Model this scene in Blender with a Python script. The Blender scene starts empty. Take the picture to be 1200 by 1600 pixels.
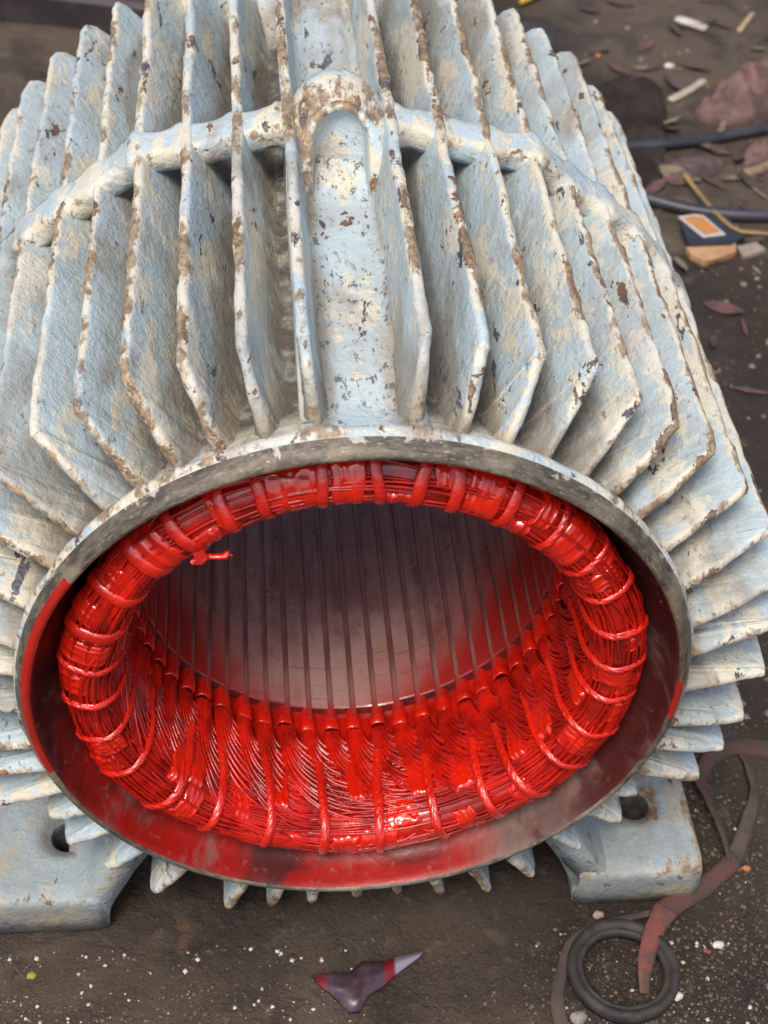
import bpy, math, random
from mathutils import Vector, Matrix, noise
import numpy as np

random.seed(7)
sc = bpy.context.scene
S = 0.2            # one flange radius of the motor, in metres
ZG = -1.3          # ground level in flange radii
R_ = math.radians

# ------------------------------------------------------------------ camera
CP = (-0.329265, -3.009933, 3.539239)
PITCH, YAW, ROLL, FPX = 0.7465705, -0.1228252, -0.0624500, 2452.5

def rodr(w):
    t = np.linalg.norm(w); k = w / t
    K = np.array([[0, -k[2], k[1]], [k[2], 0, -k[0]], [-k[1], k[0], 0]])
    return np.eye(3) + math.sin(t) * K + (1 - math.cos(t)) * K @ K
fwd = np.array([0, math.cos(PITCH), -math.sin(PITCH)]); rgt = np.array([1., 0, 0]); upv = np.cross(rgt, fwd)
RC = np.stack([rgt, upv, fwd]) @ rodr(np.array([0, 0, YAW])).T
RC = rodr(np.array([0, 0, ROLL])) @ RC
cam_d = bpy.data.cameras.new('camera'); cam = bpy.data.objects.new('camera', cam_d); sc.collection.objects.link(cam)
M = Matrix(((RC[0][0], RC[1][0], -RC[2][0], CP[0] * S), (RC[0][1], RC[1][1], -RC[2][1], CP[1] * S),
            (RC[0][2], RC[1][2], -RC[2][2], (CP[2] - ZG) * S), (0, 0, 0, 1)))
cam.matrix_world = M
cam_d.sensor_fit = 'HORIZONTAL'; cam_d.sensor_width = 36
cam_d.lens = FPX / 1200 * 36
cam_d.clip_start = 0.01; cam_d.clip_end = 100
cam_d.dof.use_dof = True; cam_d.dof.focus_distance = 0.93; cam_d.dof.aperture_fstop = 15.0
sc.camera = cam

# ------------------------------------------------------------------ light
w = bpy.data.worlds.new('World'); sc.world = w; w.use_nodes = True
nt = w.node_tree
sky = nt.nodes.new('ShaderNodeTexSky'); sky.sky_type = 'NISHITA'; sky.sun_disc = False
SUN_EL, SUN_AZ = R_(60), R_(205)          # azimuth measured from +Y towards +X
sky.sun_elevation = SUN_EL; sky.sun_rotation = SUN_AZ
sky.dust_density = 4.0; sky.air_density = 1.0; sky.ozone_density = 0.6
bg = nt.nodes['Background']; bg.inputs['Strength'].default_value = 0.12
nt.links.new(sky.outputs[0], bg.inputs[0])
sd = bpy.data.lights.new('sun', 'SUN'); sun = bpy.data.objects.new('sun', sd); sc.collection.objects.link(sun)
sd.energy = 1.5; sd.angle = R_(22); sd.color = (1.0, 0.95, 0.88)
sdir = Vector((math.sin(SUN_AZ) * math.cos(SUN_EL), math.cos(SUN_AZ) * math.cos(SUN_EL), math.sin(SUN_EL)))
sun.rotation_euler = sdir.to_track_quat('Z', 'Y').to_euler(); sun.location = (0, 0, 4)
sc.view_settings.view_transform = 'Standard'; sc.view_settings.look = 'None'
sc.view_settings.gamma = 1; sc.view_settings.exposure = 0.6

# ------------------------------------------------------------------ helpers
def P(x, y, z):                       # motor coordinates -> metres on the ground
    return (x * S, y * S, (z - ZG) * S)

def cam_ray(u, v):
    d = np.array([(u - 600) / FPX, -(v - 800) / FPX, 1.0]); return RC.T @ d
def ground_at(u, v, z=ZG):            # where a sight line meets the ground (surveying aid)
    d = cam_ray(u, v); t = (z - CP[2]) / d[2]
    return CP[0] + t * d[0], CP[1] + t * d[1]
def angle_at(u, v, y=0.03):           # clock angle on the winding of a sighted point
    d = cam_ray(u, v); t = (y - CP[1]) / d[1]
    x, z = CP[0] + t * d[0], CP[2] + t * d[2]
    return math.atan2(x, z), math.hypot(x, z)

class MB:
    def __init__(s): s.v = []; s.f = []; s.m = []; s.a = {}; s.sm = []
    def vert(s, co, **at):
        s.v.append(co)
        for k, x in at.items(): s.a.setdefault(k, {})[len(s.v) - 1] = x
        return len(s.v) - 1
    def face(s, f, m=0): s.f.append(tuple(f)); s.m.append(m)
    def grid(s, rows, closed_u=False, closed_v=False, m=0, flip=False):
        nr = len(rows); nc = len(rows[0])
        for i in range(nr - (0 if closed_u else 1)):
            for j in range(nc - (0 if closed_v else 1)):
                a, b = rows[i], rows[(i + 1) % nr]; k = (j + 1) % nc
                q = (a[j], a[k], b[k], b[j])
                s.face(q[::-1] if flip else q, m)
    def tube(s, pts, rad, n=5, m=0, cap=True, flat=1.0, upn=None):
        pts = [Vector(p) for p in pts]; N = len(pts); rows = []
        prev = None
        for i, p in enumerate(pts):
            t = (pts[min(i + 1, N - 1)] - pts[max(i - 1, 0)])
            if t.length < 1e-9: t = Vector((1, 0, 0))
            t.normalize()
            ref = upn[i] if upn else (prev if prev is not None else (Vector((0, 0, 1)) if abs(t.z) < .9 else Vector((1, 0, 0))))
            nn = (ref - t * ref.dot(t))
            if nn.length < 1e-6: nn = t.orthogonal()
            nn.normalize(); prev = nn; bb = t.cross(nn)
            r = rad[i] if isinstance(rad, (list, tuple)) else rad
            rows.append([s.vert(p + nn * (math.cos(2 * math.pi * k / n) * r * flat) + bb * (math.sin(2 * math.pi * k / n) * r)) for k in range(n)])
        s.grid(rows, closed_v=True, m=m)
        if cap: s.face(rows[0][::-1], m) if False else s.face(rows[0], m); s.face(rows[-1][::-1], m)
        return rows
    def box(s, c, h, m=0, R=None):
        c = Vector(c); idx = []
        for sx in (-1, 1):
            for sy in (-1, 1):
                for sz in (-1, 1):
                    q = Vector((sx * h[0], sy * h[1], sz * h[2]))
                    if R: q = R @ q
                    idx.append(s.vert(c + q))
        for f in ((0, 1, 3, 2), (4, 6, 7, 5), (0, 4, 5, 1), (2, 3, 7, 6), (0, 2, 6, 4), (1, 5, 7, 3)): s.face([idx[i] for i in f], m)
    def build(s, name, mats, parent=None, smooth=True, origin=None, fix=True):
        org = Vector(origin) if origin is not None else (parent_world(parent) if parent else Vector((0, 0, 0)))
        me = bpy.data.meshes.new(name)
        me.from_pydata([tuple(Vector(v) - org) for v in s.v], [], s.f)
        if not isinstance(mats, (list, tuple)): mats = [mats]
        for mm in mats: me.materials.append(mm)
        me.polygons.foreach_set('material_index', s.m)
        me.polygons.foreach_set('use_smooth', [smooth] * len(s.f))
        for k, d in s.a.items():
            at = me.attributes.new(k, 'FLOAT', 'POINT')
            vals = np.zeros(len(s.v), dtype=np.float32)
            for i, x in d.items(): vals[i] = x
            at.data.foreach_set('value', vals)
        if fix:
            import bmesh
            bm = bmesh.new(); bm.from_mesh(me); bmesh.ops.recalc_face_normals(bm, faces=bm.faces); bm.to_mesh(me); bm.free()
        me.update()
        o = bpy.data.objects.new(name, me); sc.collection.objects.link(o)
        if parent: o.parent = parent
        else: o.location = org
        return o

def parent_world(o):
    p = Vector((0, 0, 0))
    while o is not None: p += o.location; o = o.parent
    return p
def tag(o, label=None, cat=None, group=None, kind=None):
    if label: o['label'] = label
    if cat: o['category'] = cat
    if group: o['group'] = group
    if kind: o['kind'] = kind
    return o
def nz(x, y, z, sc_=1.0, seed=0.0):
    return noise.noise(Vector((x * sc_ + seed, y * sc_ - seed * .7, z * sc_ + seed * .3)))
def lerp(a, b, t): return a + (b - a) * t
def sstep(a, b, x):
    t = min(1, max(0, (x - a) / (b - a))); return t * t * (3 - 2 * t)
def crom(pts, n):                     # smooth curve through points
    out = []; N = len(pts)
    for i in range(N - 1):
        p0, p1, p2, p3 = [Vector(pts[min(max(i + k, 0), N - 1)]) for k in (-1, 0, 1, 2)]
        for j in range(n):
            t = j / n
            out.append(.5 * ((2 * p1) + (p2 - p0) * t + (2 * p0 - 5 * p1 + 4 * p2 - p3) * t * t + (3 * p1 - p0 - 3 * p2 + p3) * t ** 3))
    out.append(Vector(pts[-1])); return out

# ------------------------------------------------------------------ materials
class NT:
    def __init__(s, name):
        s.mat = bpy.data.materials.new(name); s.mat.use_nodes = True
        s.t = s.mat.node_tree; s.b = s.t.nodes['Principled BSDF']
        s.co = s.t.nodes.new('ShaderNodeTexCoord').outputs['Object']
    def n(s, typ, **kw):
        x = s.t.nodes.new(typ)
        for k, v in kw.items(): setattr(x, k, v)
        return x
    def link(s, a, b): s.t.links.new(a, b)
    def val(s, inp, v):
        if hasattr(v, 'is_linked') or hasattr(v, 'links'): s.link(v, inp)
        else: inp.default_value = v
    def noise(s, scale, detail=4, rough=.55, dist=0.0, vec=None, w=None):
        x = s.n('ShaderNodeTexNoise')
        if w is not None: x.noise_dimensions = '4D'; x.inputs['W'].default_value = w
        x.inputs['Scale'].default_value = scale; x.inputs['Detail'].default_value = detail
        x.inputs['Roughness'].default_value = rough; x.inputs['Distortion'].default_value = dist
        s.link(vec if vec is not None else s.co, x.inputs['Vector']); return x.outputs['Fac']
    def ramp(s, fac, lo, hi, a=0.0, b=1.0):
        x = s.n('ShaderNodeMapRange'); x.interpolation_type = 'SMOOTHSTEP'
        s.val(x.inputs['Value'], fac); s.val(x.inputs['From Min'], lo); s.val(x.inputs['From Max'], hi)
        x.inputs['To Min'].default_value = a; x.inputs['To Max'].default_value = b; return x.outputs['Result']
    def math(s, op, a, b=0.0, clamp=False):
        x = s.n('ShaderNodeMath', operation=op, use_clamp=clamp); s.val(x.inputs[0], a); s.val(x.inputs[1], b); return x.outputs[0]
    def mix(s, fac, a, b):
        x = s.n('ShaderNodeMix', data_type='RGBA'); s.val(x.inputs[0], fac)
        for i, c in ((6, a), (7, b)):
            if isinstance(c, tuple): x.inputs[i].default_value = (*c, 1)
            else: s.link(c, x.inputs[i])
        return x.outputs[2]
    def attr(s, name):
        x = s.n('ShaderNodeAttribute'); x.attribute_name = name; return x.outputs['Fac']
    def sep(s):
        x = s.n('ShaderNodeSeparateXYZ'); s.link(s.co, x.inputs[0]); return x.outputs
    def scaled(s, v):
        x = s.n('ShaderNodeMapping'); x.inputs['Scale'].default_value = v; s.link(s.co, x.inputs['Vector']); return x.outputs[0]
    def bump(s, h, strength=.5, dist=.001, prev=None):
        x = s.n('ShaderNodeBump'); x.inputs['Strength'].default_value = strength; x.inputs['Distance'].default_value = dist
        s.link(h, x.inputs['Height'])
        if prev is not None: s.link(prev, x.inputs['Normal'])
        return x.outputs[0]
    def done(s, color, rough, normal=None, metal=0.0, spec=.5, coat=0.0, coat_rough=.1):
        s.val(s.b.inputs['Base Color'], (*color, 1) if isinstance(color, tuple) else color)
        s.val(s.b.inputs['Roughness'], rough); s.val(s.b.inputs['Metallic'], metal)
        s.b.inputs['Specular IOR Level'].default_value = spec
        s.b.inputs['Coat Weight'].default_value = coat; s.b.inputs['Coat Roughness'].default_value = coat_rough
        if normal is not None: s.link(normal, s.b.inputs['Normal'])
        return s.mat

BLUE = (.465, .56, .595); BLUE2 = (.40, .465, .48); CREAM = (.64, .565, .41); WHITE = (.66, .645, .58)
SLATE = (.07, .07, .092); BROWN = (.16, .085, .058); OCHRE = (.36, .24, .12); DIRT = (.27, .235, .18)

def paint_material(name, cream_bias=0.0, dirt_bias=0.0, chip_bias=0.0, mud=False, pepper=0.0, deepk=.75):
    g = NT(name)
    edge = g.attr('edge'); low = g.attr('low')
    edge = g.math('MULTIPLY', edge, g.ramp(g.noise(11, 3, .6, 0, None, 12.5), .38, .60, .35, 1.35))
    st = g.scaled((1.0, .35, 1.0))          # runs and brush marks lie along the casting
    n1 = g.noise(16, 5, .6, .6, st); n2 = g.noise(30, 6, .62, .4, st, ); n3 = g.noise(75, 7, .68, .3)
    n4 = g.noise(150, 5, .6); n5 = g.noise(11, 4, .6, .8); n6 = g.noise(420, 3, .6)
    base = g.mix(g.ramp(n5, .38, .62), BLUE, BLUE2)
    base = g.mix(g.ramp(n4, .45, .75, 0, .45), base, (.50, .55, .56))
    creamf = g.ramp(g.math('ADD', g.math('ADD', n2, g.math('MULTIPLY', g.math('SUBTRACT', n4, .5), .35)), g.math('MULTIPLY', edge, .17)), .515 - cream_bias, .595 - cream_bias)
    creamc = g.mix(g.ramp(n1, .35, .65), CREAM, WHITE)
    c = g.mix(g.math('MULTIPLY', creamf, .92), base, creamc)
    # greyish beige grime settled deeper between the fins
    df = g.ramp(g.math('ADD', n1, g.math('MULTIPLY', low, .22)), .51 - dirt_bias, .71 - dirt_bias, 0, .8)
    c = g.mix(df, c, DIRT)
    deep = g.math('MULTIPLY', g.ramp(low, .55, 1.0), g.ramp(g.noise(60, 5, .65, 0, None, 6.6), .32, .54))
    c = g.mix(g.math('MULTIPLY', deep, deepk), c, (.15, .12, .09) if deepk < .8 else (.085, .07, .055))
    # fine pepper marks
    pf = g.math('MULTIPLY', g.ramp(g.noise(240, 4, .75, 0, g.scaled((1, .5, 1))), .600 - pepper * .6, .635 - pepper * .6), g.ramp(g.math('ADD', g.noise(24, 3, .5, 0, None, 3.1), g.math('MULTIPLY', low, .1)), .52 - pepper * 2, .62 - pepper * 2))
    c = g.mix(g.math('MULTIPLY', pf, .85), c, (.10, .085, .075))
    # flaked chips: bare primer (slate), rust (brown) and old ochre
    chipn = g.math('ADD', g.noise(52, 8, .68, .3, g.scaled((1.2, .5, 1.2))), g.math('MULTIPLY', edge, .085))
    chip = g.ramp(g.math('ADD', chipn, g.math('MULTIPLY', g.math('SUBTRACT', n5, .5), .35)), .655 - chip_bias, .668 - chip_bias)
    chip2n = g.math('ADD', g.noise(42, 7, .66, .5, st, 8.3), g.math('MULTIPLY', low, .045))
    chip2 = g.ramp(chip2n, .655 - chip_bias, .664 - chip_bias)
    cc = g.mix(g.ramp(g.noise(38, 3, .5, 0, None, 5.5), .46, .52), SLATE, BROWN)
    cc = g.mix(g.math('MULTIPLY', g.ramp(n4, .5, .62), g.math('MULTIPLY', edge, .9, True)), cc, OCHRE)
    cc2 = g.mix(g.ramp(n6, .4, .6), SLATE, (.17, .15, .18))
    # pale ragged rim of paint round every flake
    rim = g.math('SUBTRACT', g.ramp(g.math('ADD', chipn, g.math('MULTIPLY', g.math('SUBTRACT', n5, .5), .35)), .630 - chip_bias, .645 - chip_bias), chip, True)
    c = g.mix(g.math('MULTIPLY', rim, .55), c, CREAM)
    if mud:
        mf = g.math('MULTIPLY', g.ramp(low, .15, .75), g.ramp(g.noise(30, 5, .65, 0, None, 2.9), .22, .50))
        c = g.mix(g.math('MULTIPLY', mf, .85), c, g.mix(n4, (.12, .11, .098), (.20, .19, .17)))
        c = g.mix(.62, c, g.mix(n1, (.165, .19, .19), (.25, .29, .295)))
        c = g.mix(g.math('MULTIPLY', g.ramp(g.noise(19, 5, .6, .5, None, 4.4), .50, .64), .6), c, (.40, .32, .20))
    c = g.mix(chip2, c, cc2)
    c = g.mix(chip, c, cc)
    # rust dust along exposed edges
    rf = g.ramp(g.math('ADD', g.noise(95, 6, .72, .2, g.scaled((1, .4, 1)), 1.7), g.math('MULTIPLY', edge, .16)), .60, .70, 0, .88)
    c = g.mix(rf, c, g.mix(g.ramp(n4, .4, .6), (.34, .23, .12), (.15, .09, .055)))
    hh = g.math('SUBTRACT', g.math('ADD', g.math('MULTIPLY', n4, .9), g.math('MULTIPLY', n6, .35)), g.math('MULTIPLY', g.math('ADD', chip, chip2), .5))
    hh = g.math('ADD', hh, g.math('MULTIPLY', creamf, .08))
    b1 = g.bump(hh, .9, .0015)
    b2 = g.bump(g.noise(330, 4, .65, .4, g.scaled((1, .45, 1))), .55, .0009, b1)
    b2 = g.bump(g.noise(45, 5, .65), .6, .0035, b2)
    return g.done(c, g.ramp(n3, .3, .7, .42, .72), b2, spec=.45)

paint = paint_material('weathered_paint', chip_bias=.004)
paint_floor = paint_material('weathered_paint_grimy', dirt_bias=.05, cream_bias=.02, chip_bias=.014, pepper=.045, deepk=.95)
paint_trough = paint_material('weathered_paint_pitted', dirt_bias=.0, cream_bias=.0, chip_bias=.008, pepper=.058)
paint_foot = paint_material('weathered_paint_foot', cream_bias=-.06, dirt_bias=.04, chip_bias=-.012, mud=True)

def red_varnish(name, col=(.58, .011, .003), col2=(.38, .007, .0025), bsc=350, bst=.35, rough=(.12, .3), coat=.9):
    g = NT(name)
    n1 = g.noise(40, 4, .6); n2 = g.noise(bsc, 4, .6); n3 = g.noise(120, 3, .6)
    c = g.mix(g.ramp(n1, .35, .65), col, col2)
    b1 = g.bump(n2, bst, .0007); b2 = g.bump(n3, .4, .0012, b1)
    return g.done(c, g.ramp(n3, .35, .65, *rough), b2, spec=.5, coat=coat, coat_rough=.06)
red = red_varnish('red_varnish')
red_wire = red_varnish('red_varnished_wire', (.54, .009, .0025), (.25, .0045, .002), 200, .3, (.2, .38), .2)
red_cord = red_varnish('red_varnished_cord', (.66, .015, .004), (.50, .010, .003), 500, .9, (.12, .28))
red_under = red_varnish('red_varnish_deep', (.30, .005, .003), (.14, .004, .003), 250, .5, (.25, .45))
red_body = red_varnish('red_varnish_pooled', (.44, .008, .0025), (.22, .0045, .002), 90, .7, (.15, .32), .7)
red_sheet = red_varnish('red_varnished_paper', (.66, .014, .003), (.52, .010, .0025), 160, .25, (.1, .22))

def rim_material():
    g = NT('machined_rim_steel'); x, y, z = g.sep()
    zz = g.math('SUBTRACT', z, 1.3 * S)
    ang = g.math('ARCTAN2', x, zz); r = g.math('SQRT', g.math('ADD', g.math('MULTIPLY', x, x), g.math('MULTIPLY', zz, zz)))
    cv = g.n('ShaderNodeCombineXYZ'); g.val(cv.inputs[0], g.math('MULTIPLY', ang, .05)); g.val(cv.inputs[1], r); g.val(cv.inputs[2], g.math('MULTIPLY', y, 1.0))
    turn = g.noise(260, 6, .7, .2, cv.outputs[0]); turn2 = g.noise(900, 3, .6, 0, cv.outputs[0])
    n1 = g.noise(22, 6, .65); n2 = g.noise(260, 5, .7); n3 = g.noise(70, 6, .7, .4)
    c = g.mix(g.ramp(turn, .35, .65), (.15, .122, .09), (.05, .040, .030))
    c = g.mix(g.ramp(n1, .50, .66, 0, .6), c, (.30, .25, .165))
    c = g.mix(g.ramp(turn2, .56, .72, 0, .6), c, (.42, .37, .28))
    c = g.mix(g.ramp(n3, .58, .64, 0, .7), c, (.10, .07, .05))
    c = g.mix(g.ramp(g.noise(34, 5, .7, 0, None, 2.2), .60, .68, 0, .7), c, (.20, .075, .03))
    # ragged edge of the old paint creeping over the back of the lip
    pa = g.ramp(g.math('ADD', g.math('MULTIPLY', g.math('ADD', y, .2823), 28.0), g.math('MULTIPLY', g.math('SUBTRACT', n3, .5), 1.7)), .17, .25)
    c = g.mix(g.math('MULTIPLY', pa, .85), c, g.mix(n2, (.54, .48, .35), (.42, .45, .44)))
    b = g.bump(turn, .4, .0006, g.bump(n3, .5, .0014))
    return g.done(c, g.ramp(n3, .3, .7, .35, .6), b, metal=.15)
rim_mat = rim_material()
red_over = red_varnish('red_overspray', (.44, .012, .006), (.34, .010, .006), 300, .3, (.3, .5))

def inner_wall_material():
    g = NT('oversprayed_inner_wall'); x, y, z = g.sep()
    n1 = g.noise(9, 5, .6, .7); n2 = g.noise(26, 6, .65, .5, g.scaled((1, .5, 1))); n3 = g.noise(140, 4, .6)
    # sprayed varnish is thickest on the lower left of the mouth, thin smoke-brown metal shows at the lower right
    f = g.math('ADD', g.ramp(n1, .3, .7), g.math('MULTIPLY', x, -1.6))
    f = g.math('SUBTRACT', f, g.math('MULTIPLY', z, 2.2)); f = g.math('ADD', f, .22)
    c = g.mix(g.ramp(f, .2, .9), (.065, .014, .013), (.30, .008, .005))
    c = g.mix(g.ramp(n2, .52, .68, 0, .65), c, (.20, .115, .095))
    # bare, wiped metal near the lower right lip
    wipe = g.math('MULTIPLY', g.ramp(x, .055, .13), g.math('MULTIPLY', g.ramp(z, .17, .08), g.ramp(n2, .36, .54)))
    c = g.mix(wipe, c, (.20, .14, .12))
    c = g.mix(g.ramp(n3, .6, .75, 0, .35), c, (.32, .2, .17))
    return g.done(c, g.ramp(n2, .3, .7, .3, .5), g.bump(n3, .5, .0008), spec=.4)
wall_in = inner_wall_material()

def bore_material():
    g = NT('stator_tooth_steel'); x, y, z = g.sep()
    n1 = g.noise(13, 5, .6, .5); n2 = g.noise(75, 6, .7, .3, g.scaled((1, .07, 1))); n3 = g.noise(300, 4, .6)
    n4 = g.noise(50, 6, .72, .3, g.scaled((1, .5, 1))); n5 = g.noise(150, 6, .75)
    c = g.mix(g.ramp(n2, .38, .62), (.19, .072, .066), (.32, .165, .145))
    # patchy rubbed steel, plus daylight at the mouth painted in as paler colour
    rub_lit = g.math('ADD', g.math('MULTIPLY', g.math('SUBTRACT', n1, .5), 1.6), g.math('MULTIPLY', g.math('SUBTRACT', n4, .5), 1.5))
    rub_lit = g.math('ADD', rub_lit, g.math('MULTIPLY', g.math('ADD', y, .11), -6.0))
    c = g.mix(g.ramp(rub_lit, -.35, .45, 0, .9), c, (.44, .275, .235))
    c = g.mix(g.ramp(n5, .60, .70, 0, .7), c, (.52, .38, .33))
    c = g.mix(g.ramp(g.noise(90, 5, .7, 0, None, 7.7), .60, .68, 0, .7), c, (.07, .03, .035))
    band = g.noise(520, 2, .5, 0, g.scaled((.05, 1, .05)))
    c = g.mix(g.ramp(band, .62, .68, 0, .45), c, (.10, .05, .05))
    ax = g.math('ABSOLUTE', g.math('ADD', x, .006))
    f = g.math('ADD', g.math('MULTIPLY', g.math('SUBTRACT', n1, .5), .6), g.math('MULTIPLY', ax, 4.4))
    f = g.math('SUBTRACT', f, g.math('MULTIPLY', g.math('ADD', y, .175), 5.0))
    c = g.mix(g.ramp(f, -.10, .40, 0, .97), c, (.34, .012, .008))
    return g.done(c, g.ramp(n4, .3, .7, .32, .55), g.bump(n2, .4, .0006, g.bump(band, .3, .0005)), metal=.1, spec=.35)
bore = bore_material()
def simple(name, c1, c2, scale=60, rough=.6, bst=.4, metal=0.0, bd=.0008, spec=.5, thr=(.4, .6)):
    g = NT(name); n = g.noise(scale, 5, .65); n2 = g.noise(scale * 4, 4, .6)
    return g.done(g.mix(g.ramp(n, *thr), c1, c2), rough, g.bump(n2, bst, bd), metal=metal, spec=spec)
def wedge_material():
    g = NT('slot_wedge_fibre'); x, y, z = g.sep(); n = g.noise(70, 5, .65, 0, g.scaled((1, .15, 1)))
    c = g.mix(g.ramp(n, .4, .6), (.27, .115, .10), (.15, .055, .052))
    c = g.mix(g.ramp(g.math('ADD', g.math('MULTIPLY', g.math('ADD', y, .18), 30.0), g.noise(60, 3, .5)), 1.1, .25), c, (.36, .010, .006))
    return g.done(c, .5, g.bump(n, .3, .0006))
wedge_mat = wedge_material()
tooth_front = simple('core_face', (.05, .008, .008), (.14, .008, .006), 120, .5)
dark_hole = simple('bolt_hole_steel', (.10, .095, .09), (.05, .048, .045), 120, .6)

# ------------------------------------------------------------------ ground
def ground_material():
    g = NT('oily_packed_earth')
    n1 = g.noise(2.3, 6, .6, .6); n2 = g.noise(9, 7, .68, .6); n3 = g.noise(48, 6, .7); n4 = g.noise(330, 4, .7)
    c = g.mix(g.ramp(n1, .38, .62), (.042, .030, .022), (.105, .079, .057))
    c = g.mix(g.ramp(n2, .45, .68, 0, .8), c, (.026, .019, .016))
    c = g.mix(g.ramp(n3, .56, .74, 0, .5), c, (.17, .135, .10))
    c = g.mix(g.ramp(g.noise(5, 5, .6, .5, None, 4.2), .58, .70, 0, .7), c, (.19, .155, .12))
    c = g.mix(g.ramp(g.noise(14, 5, .6, .5, None, 9.2), .60, .72, 0, .5), c, (.16, .085, .05))
    c = g.mix(g.ramp(n4, .64, .70, 0, .7), c, (.27, .24, .2))
    h = g.math('ADD', g.math('MULTIPLY', n3, 1.0), g.math('MULTIPLY', n4, .4))
    b = g.bump(h, 1.0, .005, g.bump(n2, .9, .014))
    return g.done(c, g.ramp(n2, .35, .65, .9, .6), b, spec=.22)
gmat = ground_material()
def gh(x, y):                          # ground height, metres
    d = math.hypot(x, y - .28)
    damp = sstep(.25, .6, d) if abs(x) < .35 and -.02 < y < .62 else 1
    return (nz(x, y, 0, 3.0) * .006 + nz(x, y, 1, 11) * .0022 + nz(x, y, 2, 34) * .0007) * (.25 + .75 * damp) - .002
mb = MB()
xs = [-8, -5, -3, -2, -1.4] + [(-1.0 + 2.2 * i / 170) for i in range(171)] + [1.6, 2.2, 3, 5, 8]
ys = [-4, -2, -1, -.5] + [(-.25 + 2.6 * i / 190) for i in range(191)] + [2.7, 3.2, 4, 6, 10]
rows = [[mb.vert((x, y, gh(x, y))) for x in xs] for y in ys]
mb.grid(rows)
tag(mb.build('ground', gmat), kind='structure')

# ------------------------------------------------------------------ the stator housing
root = bpy.data.objects.new('motor_stator_housing', None); sc.collection.objects.link(root)
root.location = (0, 1.4 * S, 0); root.empty_display_size = .1
tag(root, 'finned electric motor housing in peeling pale blue paint with glossy red winding inside', 'electric motor')

def cyl(a, r, y): return P(r * math.sin(a), y, r * math.cos(a))

# shell
prof = [(.805, .52, 2), (.81, .42, 2), (.825, .31, 2), (.842, .21, 2), (.870, .15, 2), (.900, .10, 2), (.925, .06, 2), (.934, .03, 2), (.938, -.01, 2), (.944, -.034, 1), (.951, -.042, 1), (.959, -.040, 1), (.972, -.026, 1), (.983, -.010, 1), (.990, .006, 1),
        (.991, .012, 0), (.998, .022, 0), (.995, .042, 0), (.972, .062, 0), (.938, .090, 0), (.908, .135, 0), (.887, .20, 0), (.865, .28, 0), (.850, .38, 0), (.842, .5, 0)]
prof += [(.84, .5 + (2.45 - .5) * i / 26, 0) for i in range(1, 27)]
prof += [(.85, 2.53, 0), (.88, 2.62, 0), (.94, 2.70, 0), (1.0, 2.74, 0), (1.0, 2.80, 0), (.93, 2.80, 1), (.85, 2.6, 2), (.805, 2.3, 2)]
OUTP = sorted([(y, r) for r, y, m in prof if m == 0])
def shell_r(y):
    if y <= OUTP[0][0]: return OUTP[0][1]
    for (y0, r0), (y1, r1) in zip(OUTP, OUTP[1:]):
        if y0 <= y <= y1: return lerp(r0, r1, (y - y0) / (y1 - y0 + 1e-9))
    return OUTP[-1][1]
mb = MB(); NA = 400; rows = []
a_red = [(R_(-106), R_(-56)), (R_(86), R_(96.5))]
for (r, y, m) in prof:
    row = []
    for i in range(NA):
        a = 2 * math.pi * i / NA; x, z = math.sin(a), math.cos(a)
        d = 0
        if m == 0: d = nz(x * 6, y * 7, z * 6, 1.2) * .006 + nz(x * 20, y * 22, z * 20, 1, 5) * .0025
        if .015 < y < .05 and r > .99: d += nz(x * 9, 0, z * 9, 1.5, 3) * .004
        yy = y + (nz(x * 8, 0, z * 8, 1.3, 9) * .008 if .018 < y < .07 else 0)
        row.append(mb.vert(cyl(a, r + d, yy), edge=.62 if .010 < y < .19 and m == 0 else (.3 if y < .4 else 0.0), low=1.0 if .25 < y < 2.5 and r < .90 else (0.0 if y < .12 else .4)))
    rows.append(row)
for i in range(len(rows) - 1):
    m = max(prof[i][2], prof[i + 1][2]) if (prof[i][2] and prof[i + 1][2]) else (prof[i][2] if prof[i + 1][2] == 0 and prof[i][2] == 0 else 0)
    if prof[i][2] == 2 or prof[i + 1][2] == 2: m = 2
    elif prof[i][2] == 1 and prof[i + 1][2] == 1: m = 1
    elif {prof[i][2], prof[i + 1][2]} == {0, 1}: m = 0
    for j in range(NA):
        k = (j + 1) % NA; mm = m
        a = 2 * math.pi * (j + .5) / NA; a = a - 2 * math.pi if a > math.pi else a
        if m == 1 and 8 < i < 14:
            for lo, hi in a_red:
                if lo < a < hi and i < 12: mm = 3
        if mm == 0 and prof[i][1] < .16: mm = 4
        mb.face((rows[i][j], rows[i][k], rows[i + 1][k], rows[i + 1][j]), mm)
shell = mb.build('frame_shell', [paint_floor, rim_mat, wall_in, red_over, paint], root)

# fins ---------------------------------------------------------------
TIPS = {1: (.180, 1.105), 2: (.342, 1.062), 3: (.499, 1.015), 4: (.650, .968), 5: (.783, .855), 6: (.911, .767),
        7: (1.037, .658), 8: (1.150, .525), 9: (1.235, .395), 10: (1.29, .235), 11: (1.305, .09), 12: (1.295, -.10)}
fins = []
for k, (x, z) in TIPS.items():
    for s in (-1, 1): fins.append((s * x, z))
SIDE = [(104, 1.31), (110.5, 1.31), (117.6, 1.32), (125, 1.19), (131.5, 1.25), (140, 1.26), (149.5, 1.30)]
for a, r in SIDE:
    for s in (-1, 1): fins.append((s * r * math.sin(R_(a)), r * math.cos(R_(a))))
for a, r in ((156.8, 1.295), (164.2, 1.26), (171, 1.215), (178, 1.20), (185.3, 1.225), (191.8, 1.265), (198.5, 1.30)):
    fins.append((r * math.sin(R_(a)), r * math.cos(R_(a))))
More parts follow.
